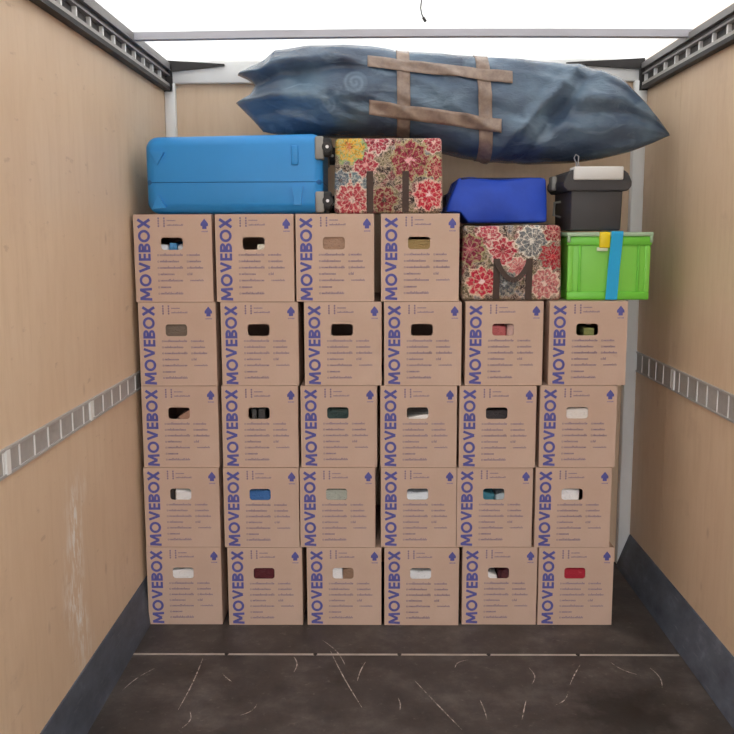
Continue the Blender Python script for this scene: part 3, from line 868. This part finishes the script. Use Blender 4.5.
# ---------------------------------------------------------------- green crate with lid, strap and yellow clip
def crate():
    zb = ZT4 + 0.001
    t = thing('plastic_crate', 'lime green plastic crate with milky lid, blue strap and yellow clip', 'crate', (0.990, 0.26, zb))
    hw, hd, H = 0.176, 0.20, 0.284
    # body: tapered walls
    def fn(c):
        k = 0.975 + 0.025 * (c.z / H)
        return (c.x * k, c.y * k, c.z)
    obj('body', rounded(-hw, hw, -hd, hd, 0.004, H - 0.012, 0.012, 3, 0, fn), 'green', t)
    for z0_, z1_, o_ in ((0.0, 0.036, 0.004), (H - 0.052, H - 0.014, 0.008)):
        obj('rim_band', rounded(-hw - o_ + 0.004, hw + o_ - 0.004, -hd - o_, hd + o_, z0_, z1_, 0.006, 2), 'green_deep', t)
    for x in (-hw + 0.052, hw - 0.050):
        obj('rib', rounded(x - 0.006, x + 0.006, -hd - 0.004, -hd + 0.01, 0.034, H - 0.050, 0.003, 2), 'green_deep', t)
    for x in (-hw + 0.012, hw - 0.012):
        obj('corner_rib', rounded(x - 0.012, x + 0.012, -hd - 0.003, -hd + 0.02, 0.034, H - 0.050, 0.004, 2), 'green', t)
    obj('lid', rounded(-hw - 0.008, hw + 0.008, -hd - 0.012, hd + 0.012, H - 0.014, H + 0.004, 0.005, 2), 'lid', t)
    for x in (-hw - 0.004, hw - 0.006):
        obj('lid_corner', rounded(x, x + 0.012, -hd - 0.013, -hd + 0.012, H - 0.040, H - 0.010, 0.003, 1), 'lid', t)
    # strap over the lid and down the front, leaning a little
    mb = MB(); wv = 0.050
    path = [(0.012, -hd - 0.0135, 0.002), (0.018, -hd - 0.0135, 0.12), (0.029, -hd - 0.0160, H - 0.004), (0.029, -hd - 0.0145, H + 0.0065), (0.029, 0.0, H + 0.0065)]
    for (xa, ya, za), (xb, yb, z_b) in zip(path[:-1], path[1:]):
        mb.quad((xa - wv / 2, ya, za), (xa + wv / 2, ya, za), (xb + wv / 2, yb, z_b), (xb - wv / 2, yb, z_b))
    s = obj('strap', mb, 'strap_blue', t)
    sm = s.modifiers.new('thick', 'SOLIDIFY'); sm.thickness = 0.002; sm.offset = 1
    c = obj('clip', rounded(-0.046, -0.002, -hd - 0.022, -hd - 0.006, H - 0.062, H + 0.005, 0.004, 2), 'yellow', t)
    obj('clip_foot', rounded(-0.056, -0.010, -hd - 0.018, -hd - 0.008, H - 0.076, H - 0.060, 0.003, 2), 'clear_tag', c)
crate()

# ---------------------------------------------------------------- charcoal toolbox on the crate
def toolbox():
    zb = ZT4 + 0.001 + 0.2945
    y0, y1 = 0.075, 0.440
    t = thing('toolbox', 'charcoal plastic toolbox with pale grey handle, standing on the green crate', 'toolbox', (0.934, (y0 + y1) / 2, zb))
    hw, hd = 0.110, (y1 - y0) / 2
    def fn(c):
        k = 0.97 + 0.03 * c.z / 0.19
        return (c.x * k, c.y * k, c.z)
    obj('body', rounded(-hw, hw, -hd, hd, 0.0, 0.172, 0.008, 2, 0, fn), 'charcoal', t)
    prof = [(-hw - 0.016, 0.166), (-hw - 0.034, 0.186), (-hw - 0.034, 0.206), (-hw - 0.018, 0.240), (-hw + 0.004, 0.256),
            (hw - 0.004, 0.256), (hw + 0.018, 0.240), (hw + 0.034, 0.206), (hw + 0.034, 0.186), (hw + 0.016, 0.166)]
    lid = obj('lid', MB().prism(prof, 'y', -hd - 0.010, hd + 0.010), 'charcoal', t)
    bv = lid.modifiers.new('bevel', 'BEVEL'); bv.width = 0.006; bv.segments = 2; bv.limit_method = 'ANGLE'
    obj('handle', rounded(-hw + 0.006, hw - 0.004, -hd - 0.018, -hd + 0.08, 0.212, 0.268, 0.006, 2), 'light_grey', t)
    # latch and carry bracket on the near flank
    obj('side_latch', rounded(-hw - 0.050, -hw - 0.026, hd - 0.19, hd - 0.11, 0.176, 0.240, 0.008, 2), 'grey_plate', t)
    obj('side_bracket', MB().tube([(-hw + 0.004, hd - 0.14, 0.130), (-hw - 0.026, hd - 0.14, 0.125), (-hw - 0.030, hd - 0.14, 0.07), (-hw + 0.004, hd - 0.14, 0.060)], 0.006, 8), 'grey_plate', t)
    obj('wire_loop', MB().tube([(-0.082, -hd + 0.02, 0.262), (-0.088, -hd + 0.02, 0.285), (-0.098, -hd + 0.02, 0.306), (-0.090, -hd + 0.02, 0.320), (-0.078, -hd + 0.02, 0.312), (-0.080, -hd + 0.02, 0.286), (-0.072, -hd + 0.02, 0.262)], 0.0028, 6), 'steel', t)
toolbox()

# ---------------------------------------------------------------- bundle in blue plastic film across the top
def interp(tab, x):
    if x <= tab[0][0]: return tab[0][1]
    for (a, fa), (b, fb) in zip(tab[:-1], tab[1:]):
        if x <= b:
            t = (x - a) / (b - a)
            return fa + (fb - fa) * t
    return tab[-1][1]
TOP = [(-0.515, 2.510), (-0.46, 2.552), (-0.324, 2.562), (-0.144, 2.561), (-0.013, 2.552), (0.095, 2.538), (0.284, 2.524), (0.532, 2.504),
       (0.789, 2.486), (0.979, 2.456), (1.080, 2.410), (1.185, 2.306), (1.245, 2.232), (1.300, 2.160)]
BOT = [(-0.521, 2.196), (-0.466, 2.185), (-0.352, 2.175), (-0.123, 2.168), (0.105, 2.152), (0.288, 2.102), (0.472, 2.058), (0.655, 2.046),
       (0.883, 2.048), (1.010, 2.064), (1.140, 2.094), (1.230, 2.128), (1.300, 2.160)]
LEFT = [(-1.0, -0.521), (-0.62, -0.575), (-0.18, -0.645), (0.02, -0.580), (0.30, -0.553), (0.44, -0.580), (0.615, -0.640), (0.82, -0.574), (1.0, -0.515)]
XTIP, YC, DEPTH = 1.300, 0.410, 0.262
def bundle_pt(u, v, off=0.0):
    c, s_ = math.cos(v), math.sin(v)
    s = math.copysign(abs(s_) ** 0.85, s_); cy = math.copysign(abs(c) ** 0.80, c)
    xl = interp(LEFT, s)
    x = xl + (XTIP - xl) * u
    zt, zb_ = interp(TOP, x), interp(BOT, x)
    dz = (zt - zb_) / 2
    taper = min(1.0, (u / 0.20)) ** 0.50 * min(1.0, ((1 - u) / 0.34)) ** 0.62
    d = DEPTH * (0.02 + 0.98 * taper)
    w = 0.0
    fold = lambda q, wd: max(0.0, 1 - abs(q) / wd) ** 1.5
    if u > 0.55:                                                # folds running into the pointed end
        k = (u - 0.55) / 0.45
        e = k * (1 - k * 0.55)
        w -= 0.085 * e * fold(s - (0.10 - 0.35 * (1 - k)), 0.20)
        w += 0.055 * e * fold(s - (0.38 - 0.25 * (1 - k)), 0.22)
        w += 0.050 * e * fold(s + 0.32 + 0.10 * (1 - k), 0.24)
        w -= 0.045 * e * fold(s - 0.72 + 0.1 * k, 0.16)
        w -= 0.060 * fold(x - 0.80 - 0.16 * s, 0.055) * (0.4 + 0.6 * fold(s + 0.1, 0.9))
        w += 0.040 * fold(x - 0.70 - 0.20 * s, 0.06)
    if u < 0.36:                                                # folds fanning from the two ears
        k = 1 - u / 0.36
        e = k * min(1, u / 0.05)
        w -= 0.060 * e * fold(s - 0.28 - 0.2 * (1 - k), 0.16)
        w += 0.040 * e * fold(s + 0.12 + 0.2 * (1 - k), 0.22)
        w += 0.034 * e * fold(s - 0.60, 0.22)
        w -= 0.040 * e * fold(s + 0.60 - 0.35 * (1 - k), 0.18)
    w -= 0.030 * fold(x + 0.28 + 0.25 * s, 0.07) * fold(s + 0.1, 0.8)
    w += 0.030 * noise.noise(Vector((x * 3.4, s * 1.4, cy * 1.3)))
    w += 0.018 * (0.5 - abs(noise.noise(Vector((x * 5.0 + s * 2.2, s * 2.4, cy * 1.5)))) * 2.0)
    w += 0.004 * noise.noise(Vector((x * 17, s * 7, cy * 5)))
    for xt in (0.114, 0.462):                                   # the tape pulls the film in
        w -= 0.016 * math.exp(-((x - xt) / 0.045) ** 2)
    w *= min(1.0, taper * 1.2)
    yc = YC - 0.11 * max(0.0, (u - 0.6) / 0.4) ** 1.5
    y = yc - (d + w + off) * cy
    z = (zt + zb_) / 2 + (dz + 0.22 * w * abs(s) + off * 0.6) * s
    return Vector((x, y, min(z, 2.530 if 0.04 < y < 0.13 else 2.570)))
def bundle():
    base = Vector((0.35, YC, 2.035))
    t = thing('wrapped_bundle', 'long bundle in slate blue plastic film, bound with brown tape, lying on top', 'bundle', base)
    nu, nv = 150, 88
    mb = MB()
    for i in range(nu + 1):
        u = (i / nu)
        for j in range(nv):
            mb.v.append(tuple(bundle_pt(u, 2 * math.pi * j / nv) - base))
    for i in range(nu):
        for j in range(nv):
            j2 = (j + 1) % nv
            mb.f.append((i * nv + j, i * nv + j2, (i + 1) * nv + j2, (i + 1) * nv + j))
    for o_ in (0, nu * nv):                                     # end seams: front edge sewn to back edge
        for j in range(-(nv // 4), nv // 4):
            a, b = j % nv, (j + 1) % nv
            a2, b2 = (nv // 2 - j) % nv, (nv // 2 - j - 1) % nv
            if len({a, b, a2, b2}) == 4: mb.f.append((o_ + a, o_ + b, o_ + b2, o_ + a2))
            else: mb.f.append(tuple(o_ + q for q in dict.fromkeys((a, b, b2, a2))))
    me = mb.mesh('film', smooth=True)
    # keep the object's own texture coordinates in metres of the cargo body
    for v in me.vertices: v.co += base
    o = obj('film', me, 'bundle', t, -base)
    # tape bands: follow the film a few millimetres proud of it
    def solve(x, z):
        """front-side parameters for a point seen at (x, z)"""
        zt, zb_ = interp(TOP, x), interp(BOT, x)
        s = max(-0.999, min(0.999, (z - (zt + zb_) / 2) / ((zt - zb_) / 2)))
        v = math.asin(math.copysign(abs(s) ** (1 / 0.85), s))
        xl = interp(LEFT, s)
        return (x - xl) / (XTIP - xl), v
    def strip(fn, n, m=5, off=0.006):
        mb = MB()
        for i in range(n + 1):
            for j in range(m + 1):
                u, v = fn(i / n, j / m)
                mb.v.append(tuple(bundle_pt(u, v, off) - base))
        for i in range(n):
            for j in range(m):
                k = i * (m + 1) + j
                mb.f.append((k, k + 1, k + m + 2, k + m + 1))
        me = mb.mesh('tape_band', smooth=True)
        b = obj('tape_band', me, 'tape', t)
        sm = b.modifiers.new('thick', 'SOLIDIFY'); sm.thickness = 0.0015
    def across(xa, xb, wd, v0, v1):
        def fn(a, b):
            v = v0 + (v1 - v0) * a
            s_ = math.sin(v); s = math.copysign(abs(s_) ** 0.85, s_)
            x = xa + (xb - xa) * (0.5 - 0.5 * s) + wd * (b - 0.5)
            xl = interp(LEFT, s)
            return (x - xl) / (XTIP - xl), v
        return fn
    strip(across(0.112, 0.116, 0.056, -1.9, 2.6), 60)
    strip(across(0.452, 0.478, 0.058, -1.9, 2.6), 60)
    def along(x0, z0, x1, z1, wd):
        return lambda a, b: solve(x0 + (x1 - x0) * a, z0 + (z1 - z0) * a + wd * (b - 0.5))
    strip(along(-0.040, 2.462, 0.580, 2.390, 0.050), 60, 5, 0.011)
    strip(along(-0.034, 2.272, 0.535, 2.192, 0.056), 60, 5, 0.011)
bundle()
